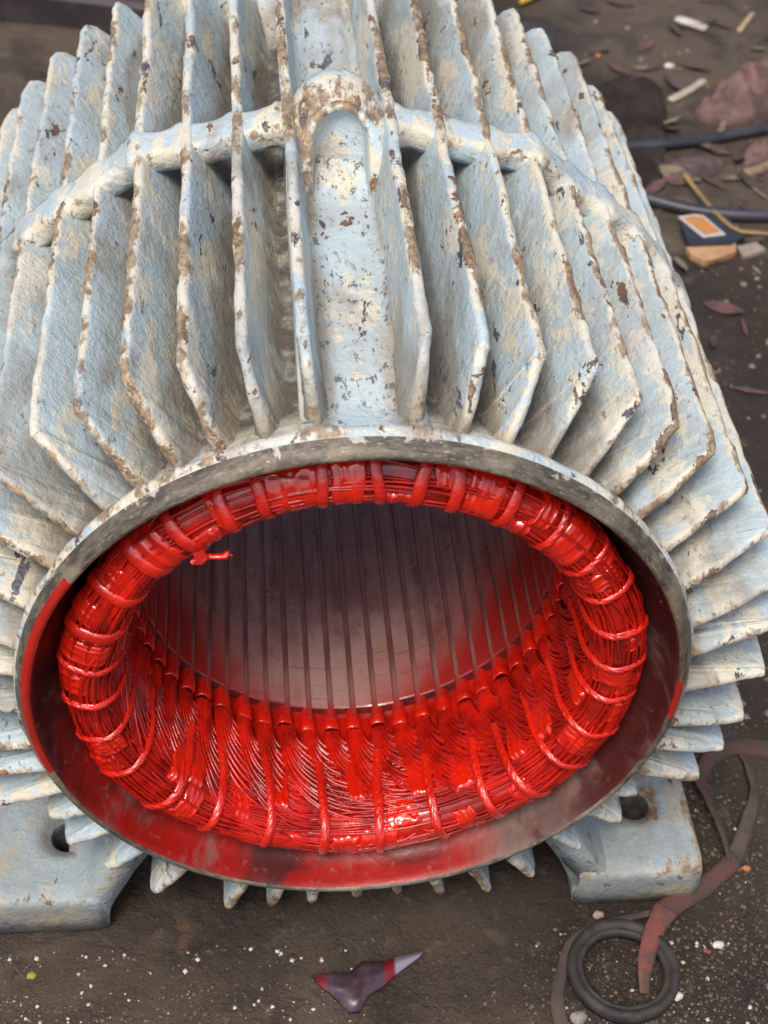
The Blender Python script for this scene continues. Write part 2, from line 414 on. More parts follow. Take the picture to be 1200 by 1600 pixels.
def front_y(a):                        # where along the axis a fin's outer corner starts
    d = abs(math.degrees(a))
    if d < 58: return .275
    if d < 92: return lerp(.275, .11, sstep(58, 92, d))
    return lerp(.10, .075, sstep(92, 150, d))

def make_fin(tx, tz, idx):
    a = math.atan2(tx, tz); R = math.hypot(tx, tz); ad = abs(math.degrees(a))
    yf = front_y(a); rnd = random.Random(idx * 31 + 5)
    yr = 2.76 + rnd.uniform(-.015, .015)
    if ad > 92: yr = 2.74
    r0 = .83
    # slightly thick old castings; the planes lean a little off radial
    lean = 0.0
    er = Vector((math.sin(a), 0, math.cos(a))); et = Vector((math.cos(a), 0, -math.sin(a)))
    inw = -.016 * (1 if tx > 0 else -1) if ad < 92 else 0
    th = rnd.uniform(.0145, .0185)
    # outline in (r, y): up the front edge, round the corner, along the tip, down the rear
    fr_r = .905 if ad < 58 else lerp(.905, .99, sstep(58, 90, ad))
    fr_y = yf - .12 if ad < 58 else lerp(yf - .12, .036, sstep(58, 90, ad))
    f0 = (fr_r - (.04 if ad < 58 else .012), fr_y + .004)
    cr = .035
    pts = [f0, (fr_r, fr_y), (lerp(fr_r, R, .5), lerp(fr_y, yf, .5)), (R - cr, yf + .002), (R - .010, yf + .018), (R, yf + .055)]
    n_t = 48
    pts += [(R, yf + .055 + (yr - .1 - yf - .055) * i / n_t) for i in range(1, n_t + 1)]
    pts += [(R - .012, yr - .035), (R - .05, yr), (.98, yr + .02), (.86, yr + .02)]
    # refine
    fine = crom([(p[0], p[1], 0) for p in pts[:6]], 5) + [Vector((p[0], p[1], 0)) for p in pts[6:]]
    out = [(p.x, p.y) for p in fine]
    out[-4:] = out[-4:]
    N = len(out)
    mb = MB(); sd_ = idx * 3.7
    J = [(.0, .0), (.25, .66), (.6, .93), (1.1, 1.0), (2.2, 1.06), (4, 1.14), (7, 1.25), (11, 1.45), (14.5, 1.9), (16, 2.7)]   # depth in thicknesses, relative half thickness
    rows = []
    for i, (r, y) in enumerate(out):
        p0 = out[max(i - 1, 0)]; p1 = out[min(i + 1, N - 1)]
        tx_, ty_ = p1[0] - p0[0], p1[1] - p0[1]; L = math.hypot(tx_, ty_)
        nr, ny = ty_ / L, -tx_ / L      # outward (left of travel is inside)
        wob = nz(y * 5, sd_, 0, 1) * .010 + nz(y * 17, sd_, 3, 1) * .008 + nz(y * 45, r * 30, sd_) * .005
        if i < 2: wob = 0
        side = nz(y * 2.2, sd_, 7, 1) * .006 + inw
        thl = th * (1 + .22 * nz(y * 11 + r * 9, sd_, 11) + .14 * nz(y * 33 + r * 20, sd_, 12))
        ro, yo = r + nr * wob, y + ny * wob
        dmax = max(.03, ro - r0)
        # inward travel: mostly toward the root along -r, blended with -normal near the edge
        left, right = [], []
        for j, (dd, tt) in enumerate(J):
            d = dd * .018
            if d > dmax: d = dmax
            dn = min(d, .020)
            ri_, yi_ = ro - nr * dn, yo - ny * dn
            if dd <= 1.1: rr, yy = ri_, yi_
            else:
                f = (dd - 1.1) / (16 - 1.1); f = min(1, f)
                yb = max(fr_y + .022 + .0022 * i, yi_) if i < N // 2 else min(yr - .02 - .002 * (N - i), yi_)
                if i < 30 and i < N // 2: yb = fr_y + .022 + .0022 * i if yi_ < fr_y + .022 + .0022 * i + .05 else yi_
                yy = lerp(yi_, yb, f); rr = lerp(ri_, min(shell_r(yb) - .014, ri_), f); rr = max(rr, shell_r(yy) - .010)
            t = thl * tt
            bl = nz(rr * 14, yy * 9, sd_, 1) * .0022 + nz(rr * 40, yy * 30, sd_, 1) * .0009
            e = max(0, 1 - dd / 1.3); lo = sstep(R - .04, .84, rr)
            base = er * rr + Vector((0, yy, 0)) + et * side
            if j == 0: left.append((base, e, lo)); right.append(None)
            else:
                left.append((base - et * (t + bl), e, lo)); right.append((base + et * (t - bl), e, lo))
        row = []
        for q in left[::-1]: row.append(mb.vert(P(*q[0]), edge=q[1], low=q[2]))
        for q in right[1:]: row.append(mb.vert(P(*q[0]), edge=q[1], low=q[2]))
        rows.append(row)
    mb.grid(rows)
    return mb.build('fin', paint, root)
for i, (x, z) in enumerate(fins): make_fin(x, z, i)

# circumferential rib joining the fins ---------------------------------
def env(a):                            # outer radius of the fin envelope
    d = abs(math.degrees(a))
    ks = [(0, 1.115)] + [(math.degrees(math.atan2(x, z)), math.hypot(x, z)) for x, z in TIPS.values()] + [(180, 1.13)]
    for (a0, r0), (a1, r1) in zip(ks, ks[1:]):
        if a0 <= d <= a1: return lerp(r0, r1, (d - a0) / (a1 - a0))
    return 1.12
NR = 130
for sgn in (-1, 1):
  mb = MB(); rows = []
  for i in range(NR + 1):
    a = R_(sgn * lerp(8.2, 100, i / NR)); jn = max(math.exp(-((a - math.atan2(fx, fz)) / .030) ** 2) for fx, fz in fins); ro = env(a) - lerp(.020, -.002, sstep(20, 36, abs(math.degrees(a)))) + nz(a * 9, 0, 0) * .008 + .008 * jn
    if abs(math.degrees(a)) < 10: ro = min(ro, 1.10)
    yc = 1.475 + nz(a * 6, 2, 0) * .012; hw = .068 + nz(a * 12, 5, 0) * .012 + .030 * jn
    ri = ro - .085
    sec = [(ri, yc - hw * .8), (ro - .065, yc - hw), (ro - .022, yc - hw * 1.02), (ro - .004, yc - hw * .90), (ro, yc - hw * .6), (ro, yc), (ro, yc + hw * .6), (ro - .004, yc + hw * .90), (ro - .022, yc + hw * 1.02), (ro - .065, yc + hw), (ri, yc + hw * .8)]
    rows.append([mb.vert(cyl(a, r + nz(a * 40, r * 30, y * 30) * .004, y + nz(a * 33, r * 20, y * 20, 1, 4) * .004), edge=.55 if j in (2, 3, 7, 8) else .15, low=0) for j, (r, y) in enumerate(sec)])
  mb.grid(rows, closed_v=True); mb.face(rows[0]); mb.face(rows[-1][::-1])
  mb.build('cross_rib', paint, root)

# lifting eye niche between the two middle fins -------------------------
mb = MB()
WO, WI, ZT, ZI, ZB = .172, .086, 1.165, 1.125, .86
def arch(w_, zt, zb, n=26, p=2.0):
    pts = [(-w_, zb)]
    zc = zt - w_ * 1.0
    pts += [(-w_, lerp(zb, zc, t)) for t in (.25, .5, .75)]
    for i in range(n + 1):
        t = math.pi * (1 - i / n); pts.append((w_ * math.cos(t), zc + w_ * math.sin(t)))
    pts += [(w_, lerp(zc, zb, t)) for t in (.25, .5, .75)] + [(w_, zb)]
    return pts
outer = arch(WO, ZT, ZB); inner = arch(WI, ZI, ZB)
n_ = len(outer)
def ring(pts, y, sc_=1.0, dz=0, e=0.0, lo=0.0, cz=.95, k=.85):
    out = []
    for (x, z) in pts:
        X = x * sc_; Z = cz + (z - cz) * sc_ + dz
        out.append(mb.vert(P(X + nz(X * 25, y * 25, Z * 25) * .005, y + k * max(0, Z - .95) + nz(X * 14, Z * 14, 3) * .008, Z + nz(X * 22, Z * 22, y * 22, 1, 6) * .005), edge=e, low=lo))
    return out
# the hood slopes: low and broad at the back, lip at the front
rws = [ring(outer, 1.66, .84, -.14, 0), ring(outer, 1.60, .93, -.07, .2), ring(outer, 1.52, .98, -.025, .4), ring(outer, 1.43, 1.0, -.004, .6), ring(outer, 1.35, 1.0, 0, .8), ring(outer, 1.29, .985, -.012, .9), ring(outer, 1.265, .955, -.025, .9)]
rws += [ring(inner, 1.25, 1.12, .012, .9), ring(inner, 1.255, 1.05, .0, .9), ring(inner, 1.28, 1.0, 0, .3, .4), ring(inner, 1.31, .97, -.01, 0, .35, k=.8), ring(inner, 1.35, .92, -.03, 0, .4, k=.7), ring(inner, 1.385, .78, -.05, 0, .5, k=.55), ring(inner, 1.40, .5, -.07, 0, .5, k=.5), ring(inner, 1.41, .2, -.09, 0, .5, k=.5), ring(inner, 1.41, .02, -.1, 0, .5, k=.5)]
mb.grid(rws)
b0 = rws[0]; mb.face(b0)
mb.build('lifting_eye', paint, root)

# smooth trough running from the eye to the front flange
mb = MB(); rows = []
for i in range(70):
    t = i / 69; y = lerp(.085, 1.60, t); row = []
    zc = max(.872, shell_r(y) + .002)
    for j in range(27):
        s = -1 + 2 * j / 26; x = .170 * s
        h = zc + .16 * abs(s) ** 3.6 * (1 - sstep(.62, .22, y)) + .03 * (1 - s * s) * sstep(.25, .6, y) + .065 * sstep(1.22, 1.42, y) + nz(x * 30, y * 12, 8) * .004
        if .18 < t: h += 0
        row.append(mb.vert(P(x, y, h + nz(x * 16, y * 6, 0) * .006 + nz(x * 50, y * 30, 1) * .002), low=.2 + .55 * math.exp(-((abs(s) - .62) / .2) ** 2), edge=0.15 * (1 - abs(s))))
    rows.append(row)
mb.grid(rows)
n0 = len(rows[0])
bot = [[mb.vert(P((-1 + 2 * j / 26) * .17, lerp(.10, 1.60, i / 69), .82)) for j in (0, 26)] for i in range(70)]
for i in range(69):
    mb.face((rows[i][0], rows[i + 1][0], bot[i + 1][0], bot[i][0])); mb.face((rows[i][26], bot[i][1], bot[i + 1][1], rows[i + 1][26]))
mb.face(rows[0] + [bot[0][1], bot[0][0]]); mb.face(rows[-1] + [bot[-1][1], bot[-1][0]])
mb.build('lug_trough', paint_trough, root)

# rear half: raised pad between the middle fins behind the eye
mb = MB(); rows = []
for i in range(30):
    y = lerp(1.6, 2.74, i / 29); row = []
    for j in range(21):
        s = -1 + 2 * j / 20; x = .165 * s
        h = .90 + .12 * abs(s) ** 3 - .015 * s * s + (.035 if abs(s) < .45 and y > 2.0 else 0)
        row.append(mb.vert(P(x, y, h + nz(x * 16, y * 6, 4) * .007), low=.4))
    rows.append(row)
mb.grid(rows)
base_ = [mb.vert(P(-.165, 2.74, .78)), mb.vert(P(.165, 2.74, .78))]
mb.face(rows[-1] + base_[::-1])
mb.build('top_pad', paint_floor, root)

# feet ------------------------------------------------------------------
def make_foot(sx, y0, y1, seed, hy, hx=1.06):
    mb = MB()
    x0, x1 = .82, 1.285; zt, zb = -1.115, ZG + .002
    hr, cb = .055, .080
    N = 64
    def outl(i, sc_=0, z=0):           # rounded rectangle boundary point by angle
        t = 2 * math.pi * i / N; c, s = math.cos(t), math.sin(t)
        cx, cy = (x0 + x1) / 2, (y0 + y1) / 2; hw, hh = (x1 - x0) / 2 - sc_, (y1 - y0) / 2 - sc_
        p = 15.0
        k = (abs(c) ** p + abs(s) ** p) ** (-1 / p)
        return cx + hw * c * k, cy + hh * s * k
    def circ(i, r):
        t = 2 * math.pi * i / N; return hx + r * math.cos(t), hy + r * math.sin(t)
    def zt_(x, y): return zt + nz(x * 9, y * 9, seed) * .008 + nz(x * 30, y * 30, seed) * .003
    rows = []
    def R(ptsf, zf, e, lo, m=0):
        rows.append([mb.vert(P(sx * q[0], q[1], zf(*q)), edge=e, low=lo) for q in (ptsf(i) for i in range(N))])
    R(lambda i: outl(i, .03), lambda x, y: zb, 0, 1)
    R(lambda i: outl(i, 0), lambda x, y: zb + .008, 0, 1)
    R(lambda i: outl(i, -.002), lambda x, y: zb + .08, 0, .9)
    R(lambda i: outl(i, 0), lambda x, y: zt_(x, y) - .035, .3, .4)
    R(lambda i: outl(i, .005), lambda x, y: zt_(x, y) - .008, .8, .1)
    R(lambda i: outl(i, .016), lambda x, y: zt_(x, y) - .001, .6, 0)
    for f in (.3, .6, .85):
        R(lambda i: tuple(lerp(a, b, f) for a, b in zip(outl(i, .016), circ(i, cb + .012))), zt_, 0, 0)
    R(lambda i: circ(i, cb + .012), zt_, .3, .5)
    R(lambda i: circ(i, cb), lambda x, y: zt_(x, y) - .010, .8, .8)
    R(lambda i: circ(i, hr + .008), lambda x, y: zt_(hx, hy) - .014, .3, .6)
    R(lambda i: circ(i, hr), lambda x, y: zt_(hx, hy) - .026, .3, .6)
    R(lambda i: circ(i, hr), lambda x, y: zb + .005, 0, 1)
    for i in range(len(rows) - 1):
        for j in range(N):
            k = (j + 1) % N; mb.face((rows[i][j], rows[i][k], rows[i + 1][k], rows[i + 1][j]), 1 if i >= 11 else 0)
    # web rising from the pad to the barrel
    pf = [(.965, -1.15), (.94, -1.125), (.91, -1.095), (.875, -1.05), (.84, -.99), (.80, -.92), (.745, -.84), (.70, -.76), (.64, -.68), (.55, -.60),
          (.50, -.66), (.56, -.76), (.63, -.86), (.70, -.95), (.75, -1.03), (.79, -1.12), (.815, -1.20), (.825, -1.29), (.90, -1.29), (.95, -1.2)]
    pf = [(p.x, p.y) for p in crom([(a, b, 0) for a, b in pf], 3)]
    rws = []
    for y, sh in ((y0 + .012, .010), (y0 + .022, .002), (y0 + .1, 0), (y0 + .22, 0), (y0 + .34, 0), (y1 - .02, 0), (y1, .01)):
        rws.append([mb.vert(P(sx * (x + nz(x * 11, y * 11, z * 11, 1, seed) * .006), y + (.06 * sstep(-1.05, -.75, z) if y < y0 + .05 else 0), z - sh + nz(x * 14, y * 9, z * 14, 1, seed + 3) * .006), edge=.5 if y < y0 + .05 else 0, low=.2) for x, z in pf])
    mb.grid(rws, closed_v=True); mb.face(rws[0]); mb.face(rws[-1][::-1])
    return mb.build('foot', [paint_foot, dark_hole], root)
make_foot(1, .085, .70, 3, .385, 1.075); make_foot(-1, .07, .68, 8, .345, .965)
make_foot(1, 2.05, 2.66, 13, 2.35); make_foot(-1, 2.05, 2.66, 18, 2.35)

# core ------------------------------------------------------------------
NS = 54; DA = 2 * math.pi / NS; YC, YE = .50, 2.30; RB = .655
mb = MB(); rows = []
for (r, y) in ((.76, YC + .015), (.815, YC + .015), (.815, YE), (.76, YE)):
    rows.append([mb.vert(cyl(2 * math.pi * i / 192, r, y)) for i in range(192)])
mb.grid(rows, closed_u=True, closed_v=True)
core = mb.build('stator_core', tooth_front, root)

def tooth_mesh():
    mb = MB()
    # half widths (radians) by radius: shoe, neck, root
    secs = [(RB, DA * .5 - .0160), (RB + .010, DA * .5 - .0140), (RB + .022, DA * .5 - .030), (RB + .05, DA * .5 - .034), (RB + .115, DA * .5 - .026)]
    ys = [YC, YC + .005] + [lerp(YC + .012, YE, t) for t in (.12, .26, .42, .6, .8, 1)]
    rws = []
    for y in ys:
        sh = .004 if y == YC else 0
        loop = []
        nb = 5
        for j in range(nb): 
            a = lerp(-1, 1, j / (nb - 1)) * secs[0][1]; loop.append((a, secs[0][0] + sh))
        for r, hw in secs[1:]: loop.append((hw, r))
        for r, hw in secs[:0:-1]: loop.append((-hw, r))
        rws.append([mb.vert(cyl(a + math.pi, r, y)) for a, r in loop])
    mb.grid(rws, closed_v=True); n = len(rws[0])
    for q in range(n): mb.m[q] = 2
    mb.face(rws[0], 1); mb.face(rws[-1][::-1], 1)
    return mb
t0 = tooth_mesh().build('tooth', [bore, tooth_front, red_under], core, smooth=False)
def spin_copies(o0, parent, name, count=NS, step=DA, offs=0.0, skip0=True):
    """place copies of a part round the shaft axis (parent chain has no rotation)"""
    pw = parent_world(parent); axis = Vector(P(0, 0, 0)) - pw
    Rm = lambda ang: Matrix.Translation(axis) @ Matrix.Rotation(ang, 4, 'Y') @ Matrix.Translation(-axis)
    for i in range(count):
        if i == 0: o = o0
        else:
            o = o0.copy(); sc.collection.objects.link(o); o.parent = parent
        o.matrix_local = Rm(offs + i * step)
# object-space colouring must stay in place, so every tooth gets its own vertices
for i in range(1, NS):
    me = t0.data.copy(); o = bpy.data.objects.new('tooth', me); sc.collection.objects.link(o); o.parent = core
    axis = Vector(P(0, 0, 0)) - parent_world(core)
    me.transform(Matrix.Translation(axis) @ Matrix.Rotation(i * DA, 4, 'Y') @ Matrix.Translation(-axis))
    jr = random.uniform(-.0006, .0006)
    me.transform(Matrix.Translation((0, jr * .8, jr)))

def wedge_mesh():
    mb = MB(); rws = []
    hw = .0175
    for y in (YC - .042, YC - .038, YC + .1, 1.0, 1.6, YE):
        r0_ = RB + .0035; loop = [(-hw, r0_ + .010), (-hw * .9, r0_ + .001), (-hw * .45, r0_ - .0015), (hw * .45, r0_ - .0015), (hw * .9, r0_ + .001), (hw, r0_ + .010)]
        rws.append([mb.vert(cyl(a + math.pi + DA / 2, r, y)) for a, r in loop])
    mb.grid(rws, closed_v=True); mb.face(rws[0]); mb.face(rws[-1][::-1]); return mb
wd = wedge_mesh().build('slot_wedge', wedge_mat, core, smooth=False); spin_copies(wd, core, 'slot_wedge')

def liner_mesh():
    mb = MB(); rws = []; sp = [(YC + .03, .033, .666, .74), (YC - .02, .035, .663, .74), (YC - .05, .038, .662, .745), (YC - .078, .041, .664, .745), (YC - .082, .039, .669, .742), (YC - .06, .034, .674, .735), (YC - .02, .031, .68, .73)]
    for y, hw, ra, rb in sp:
        loop = [(-hw, rb), (-hw, lerp(ra, rb, .3)), (-hw * .8, ra + .004), (-hw * .4, ra), (0, ra - .001), (hw * .4, ra), (hw * .8, ra + .004), (hw, lerp(ra, rb, .3)), (hw, rb)]
        rws.append([mb.vert(cyl(a + math.pi + DA / 2, r, y)) for a, r in loop])
    mb.grid(rws, closed_v=True); return mb
winding = bpy.data.objects.new('winding', None)
sc.collection.objects.link(winding); winding.parent = root
for i in range(NS):
    o = liner_mesh().build('slot_liner', red, winding) if i == 0 else None
    if i == 0: ln = o
    else:
        rr = random.Random(i); me = ln.data.copy(); o = bpy.data.objects.new('slot_liner', me); sc.collection.objects.link(o); o.parent = winding
        axis = Vector(P(0, 0, 0)) - parent_world(winding)
        me.transform(Matrix.Translation((0, rr.uniform(-.003, .002), 0)) @ Matrix.Translation(axis) @ Matrix.Rotation(i * DA + rr.uniform(-.006, .006), 4, 'Y') @ Matrix.Translation(-axis))

# winding overhang -------------------------------------------------------
WP_ = crom([(r, y, 0) for r, y in [(.685, .50), (.700, .38), (.712, .25), (.712, .16), (.716, .10), (.732, .055), (.765, .028), (.80, .030), (.838, .046), (.862, .074), (.848, .115), (.812, .18), (.775, .28), (.74, .47)]], 8)
LEN = [0]
for p, q in zip(WP_, WP_[1:]): LEN.append(LEN[-1] + (q - p).length)
LEN = [l / LEN[-1] for l in LEN]
def wp(a, u, h=0.0):
    u = min(max(u, 0), .9999)
    lo = 0
    import bisect
    i = bisect.bisect_right(LEN, u) - 1; i = min(i, len(WP_) - 2)
    t = (u - LEN[i]) / (LEN[i + 1] - LEN[i] + 1e-12)
    p = WP_[i].lerp(WP_[i + 1], t); d = (WP_[i + 1] - WP_[i]).normalized()
    nr, ny = -d.y * -1, d.x * -1       # outward normal of the section
    nr, ny = (d.y, -d.x)
    # slight unevenness of the hand formed coil head
    hh = h + .010 * nz(math.sin(a) * 2.5, math.cos(a) * 2.5, u * 3) + .004 * nz(math.sin(a) * 9, math.cos(a) * 9, u * 7)
    return cyl(a, p.x + nr * hh, p.y + ny * hh)
def wn(a, u):
    p = Vector(wp(a, u, 0)); q = Vector(wp(a, u, .01)); return (q - p).normalized()

mb = MB(); rows = []
for i in range(300):
    a = 2 * math.pi * i / 300
    rows.append([mb.vert(wp(a, j / 40, -.0015 + nz(a * 14, j * .3, 0) * .004 - (.005 if j < 12 else 0))) for j in range(41)])
mb.grid(rows, closed_u=True)
mb.build('winding_body', red_body, winding)

WR = .0034
def wire(mb, path, r=WR, n=5):
    mb.tube([wp(a, u, h) for a, u, h in path], [r * S] * len(path), n=n, cap=False)

for s in range(NS):
    rnd = random.Random(900 + s); mb = MB()
    A = (s + .5) * DA + math.pi
    D0 = R_(rnd.uniform(12, 21)); deep = rnd.uniform(-.04, .04); lay0 = rnd.choice((0, .004, .010, .014)) + rnd.uniform(.0, .004)
    NJ = 8
    for j in range(NJ):
        for l in range(2):
            st = (j - (NJ - 1) / 2 + .5 * l) * R_(.60) + rnd.uniform(-.0014, .0014)
            f = (j + .5 * l) / (NJ - 1)      # 1: trailing side, runs deepest toward the front
            u0 = .085; u1 = .18 + .22 * f + deep + rnd.uniform(-.006, .006)
            D = D0 * (.78 + .42 * f); tail = R_(rnd.uniform(4, 14))
            path = []; n1 = 14
            crown = .016 * math.sin(math.pi * min(1, .08 + f * .84)) - .006
            dv = rnd.uniform(-.008, .008)
            for k in range(n1 + 1):
                t = k / n1; q = t * math.pi / 2
                a = A + st * lerp(.92, 1.12, t) - D * (1 - math.cos(q)) ** 1.1
                u = u0 + (u1 - u0) * math.sin(q) ** .92 + dv * t
                h = lerp(.010 + lay0, .0035, t ** 1.8) + crown * (1 - t) - l * .0055
                if k == 0: h -= .006
                path.append((a, u, h))
            a_end, u_end, h_end = path[-1]
            for k in range(1, 5):
                path.append((a_end - tail * k / 4, u_end + dv * k / 4, h_end - .0012 * k))
            wire(mb, path, WR * rnd.uniform(1.65, 1.95))
    for f in (.18, .5, .82):           # the varnish soaked body of the bundle
        path = []
        st = (f - .5) * 7 * R_(.60); u1 = .17 + .22 * f + deep; D = D0 * (.78 + .42 * f)
        for k in range(15):
            t = k / 14; q = t * math.pi / 2
            path.append((A + st * lerp(.92, 1.12, t) - D * (1 - math.cos(q)) ** 1.1, .085 + (u1 - .085) * math.sin(q) ** .92, lerp(.010 + lay0, .0, t ** 1.6) + .006 - .010))
        mb.tube([wp(*p) for p in path], [.0135 * S * (1 - .35 * k / 14) for k in range(15)], n=8, m=1, cap=False)
    mb.build('coil_bundle', [red_wire, red_body], winding, fix=False)

# circumferential strands forming the coil head, one part
mb = MB(); rnd = random.Random(4)
for q in range(820):
    a0 = rnd.uniform(0, 2 * math.pi); L = R_(rnd.uniform(16, 42)); u0 = rnd.uniform(.34, .93)
    grp = nz(math.sin(a0) * 2.2, math.cos(a0) * 2.2, u0 * 5, 1, 6)      # neighbouring strands lie the same way
    du = grp * .06 + rnd.gauss(0, .005) if rnd.random() < .95 else rnd.uniform(-.12, .12)
    h0 = rnd.uniform(-.003, .006) + (.003 if abs(du) > .07 else 0); bow = grp * .02; N = 16
    path = [(a0 - L * k / N, min(.96, u0 + du * k / N + bow * math.sin(math.pi * k / N)), h0 + .003 * math.sin(math.pi * k / N) + (-.010 if k in (0, N) else 0)) for k in range(N + 1)]
    wire(mb, path, WR * rnd.uniform(1.35, 1.7))
for q in range(60):                    # loose bridging strands at the crown, near the flange
    a0 = R_(rnd.uniform(-62, 95)); L = R_(rnd.uniform(7, 16)); u0 = rnd.uniform(.60, .80); N = 8
    du = rnd.uniform(-.02, .06)
    path = [(a0 + L * k / N, u0 + du * k / N, .006 + .013 * math.sin(math.pi * k / N)) for k in range(N + 1)]
    wire(mb, path, WR * .9)
tag(mb.build('coil_strands', red_wire, winding, fix=False), kind='stuff')

# lacing cords
cord_px = [(225, 880), (275, 830), (345, 790), (405, 775), (505, 760), (590, 755), (658, 760), (712, 768), (800, 792), (868, 832), (918, 885), (962, 930), (975, 990), (968, 1045), (945, 1092), (905, 1140), (850, 1180),
           (800, 1215), (742, 1240), (668, 1262), (590, 1285), (512, 1295), (430, 1290), (335, 1280), (268, 1245), (215, 1195), (180, 1150), (152, 1102), (140, 1048), (150, 992), (185, 935)]
for ci, (u_, v_) in enumerate(cord_px):
    a, _ = angle_at(u_, v_); rnd = random.Random(50 + ci); mb = MB()
    skew = R_(rnd.uniform(-4.5, 3.0)); ad = math.degrees(a)
    wide = 1.25
    if abs(ad) > 125: wide = 1.6
    if -75 < ad < 40: wide = rnd.choice([1.7, 2.2, 1.9])
    ua = rnd.uniform(.13, .24) if abs(ad) > 60 else .25; ub = .99; N = 56
    ph = rnd.uniform(0, 6)
    for st in ((0, 1) if wide < 1.65 else ()):                  # two twisted plies
        pts = []; ups = []
        for k in range(N + 1):
            t = k / N; u = lerp(ua, ub, t)
            aa = a + skew * (t - .4) * 2 + R_(.35) * nz(t * 3, ci, 1)
            tw = ph + t * 2 * math.pi * 13 + st * math.pi
            off = .0026 * wide
            aa2 = aa + math.sin(tw) * off / .78
            h = .0105 + .013 * sstep(.45, .30, u) + .0014 * math.cos(tw) + .003 * nz(t * 6, ci, 4) + .0022 * nz(t * 38, ci, st * 5) - (.012 if k == 0 else 0)
            pts.append(wp(aa2, u, h)); ups.append(wn(aa2, u))
        rr = [.0074 * (1 + .45 * (wide - 1)) * S * (1 + .15 * nz(k * .9, ci, st)) for k in range(N + 1)]
        mb.tube(pts, rr, n=7, upn=ups, flat=.75)
    # flattened tape body under the plies
    KB = 70
    pts = [wp(a + skew * (k / KB - .4) * 2 + R_(.5) * nz(k * .12, ci, 8), lerp(ua, ub, k / KB), .0085 + .013 * sstep(.45, .30, lerp(ua, ub, k / KB)) + .0022 * nz(k * .55, ci, 2) - (.014 if k == 0 else 0)) for k in range(KB + 1)]
    ups = [wn(a, lerp(ua, ub, k / KB)) for k in range(KB + 1)]
    mb.tube(pts, [.0104 * wide * S * (1 + .14 * nz(k * .4, ci, 3) + .10 * nz(k * 1.1, ci, 6)) for k in range(KB + 1)], n=10, upn=ups, flat=.55 / (wide ** .45))
    mb.build('lacing_cord', red_cord, winding, fix=False)

# tied cord end that sticks out over the bore
a, _ = angle_at(292, 842)
mb = MB(); p0 = Vector(wp(a + R_(1), .42, .012)); 
dirv = Vector((1, -.08, -.05)).normalized()
pts = [p0 + Vector((-.012, 0, .006)), p0 + dirv * .002, p0 + dirv * .008, p0 + dirv * .0145, p0 + dirv * .017]
c_ = Vector(wp(a, .46, .020))
pts = [c_, c_ + Vector((.003, -.001, -.0012)), c_ + Vector((.007, -.0015, -.0006)), c_ + Vector((.0115, -.001, -.0012)), c_ + Vector((.0140, -.001, .0002)), c_ + Vector((.0152, -.0005, .0016))]
mb.tube(pts, [.0034, .0026, .0019, .0022, .0030, .0012], n=7, flat=.6)
mb.tube([c_ + Vector((.010, -.001, -.001)), c_ + Vector((.0135, -.0016, -.0030))], [.0014, .0006], n=5)
mb.tube([c_ + Vector((.012, -.001, 0)), c_ + Vector((.0172, -.0012, -.0006))], [.0014, .0005], n=5)
for k in range(3):
    mb.tube([c_ + Vector((-.004 + k * .002, .001, .003)), c_ + Vector((-.001 + k * .002, -.003, 0)), c_ + Vector((-.004 + k * .002, -.001, -.005))], .0019, n=7)
mb.build('cord_knot', red_cord, winding, fix=False)

# varnished paper sheets between the coils
sheets = []
def sheet(a, wa, u0, u1, h=.010, seed=0, wr=.004):
    mb = MB(); rows = []; NI, NJ = 26, 22
    for i in range(NI + 1):
        ti = i / NI; row = []
        for j in range(NJ + 1):
            tj = j / NJ
            e = min(ti, 1 - ti, tj, 1 - tj) * 13; e = min(1, e)
            uu = lerp(u0 + .012 * nz(ti * 4, seed, 1), u1 + .014 * nz(ti * 4, seed, 2), tj)
            aa = a + (ti - .5) * wa * (1 + .12 * nz(tj * 3, seed, 5)) + R_(.8) * nz(tj * 4, seed, 3)
            rid = abs(nz(ti * 3.1 + seed, tj * 2.6, 7)); rid = (1 - rid * 5) if rid < .2 else 0
            cre = abs((ti * 2.3 + seed * .37 + .4 * nz(tj * 3, seed, 9)) % 1 - .5); hh = (h + rid * wr * .8 + (cre - .25) * wr * .7 + wr * .7 * nz(ti * 6, tj * 6, seed)) * e - .004 * (1 - e)
            row.append(mb.vert(wp(aa, uu, hh)))
        rows.append(row)
    mb.grid(rows); return mb.build('insulation_sheet', red_sheet, winding, fix=False)
spec = [((455, 757), 11, .42, .62), ((545, 752), 7, .40, .66), ((625, 768), 6, .36, .50), ((760, 775), 8, .46, .66), ((800, 830), 6, .36, .50), ((890, 855), 8, .38, .72), ((935, 912), 5, .36, .58), ((300, 815), 7, .36, .50),
        ((245, 865), 8, .38, .62), ((190, 915), 7, .45, .68), ((150, 965), 6, .50, .72), ((140, 1020), 6, .44, .74), ((130, 1075), 6, .50, .78), ((160, 1130), 6, .60, .82), ((940, 1060), 6, .40, .56), ((975, 1010), 4, .52, .62), ((975, 1075), 5, .5, .68),
        ((930, 1110), 6, .5, .72), ((250, 1270), 9, .66, .86), ((380, 1300), 11, .50, .72), ((475, 1318), 12, .62, .78), ((620, 1255), 9, .36, .46), ((700, 1300), 9, .60, .76), ((820, 1160), 8, .22, .40), ((900, 1160), 8, .40, .60), ((690, 1215), 6, .26, .40), ((560, 1215), 5, .20, .36), ((200, 1190), 7, .5, .64), ((660, 1325), 12, .74, .84)]
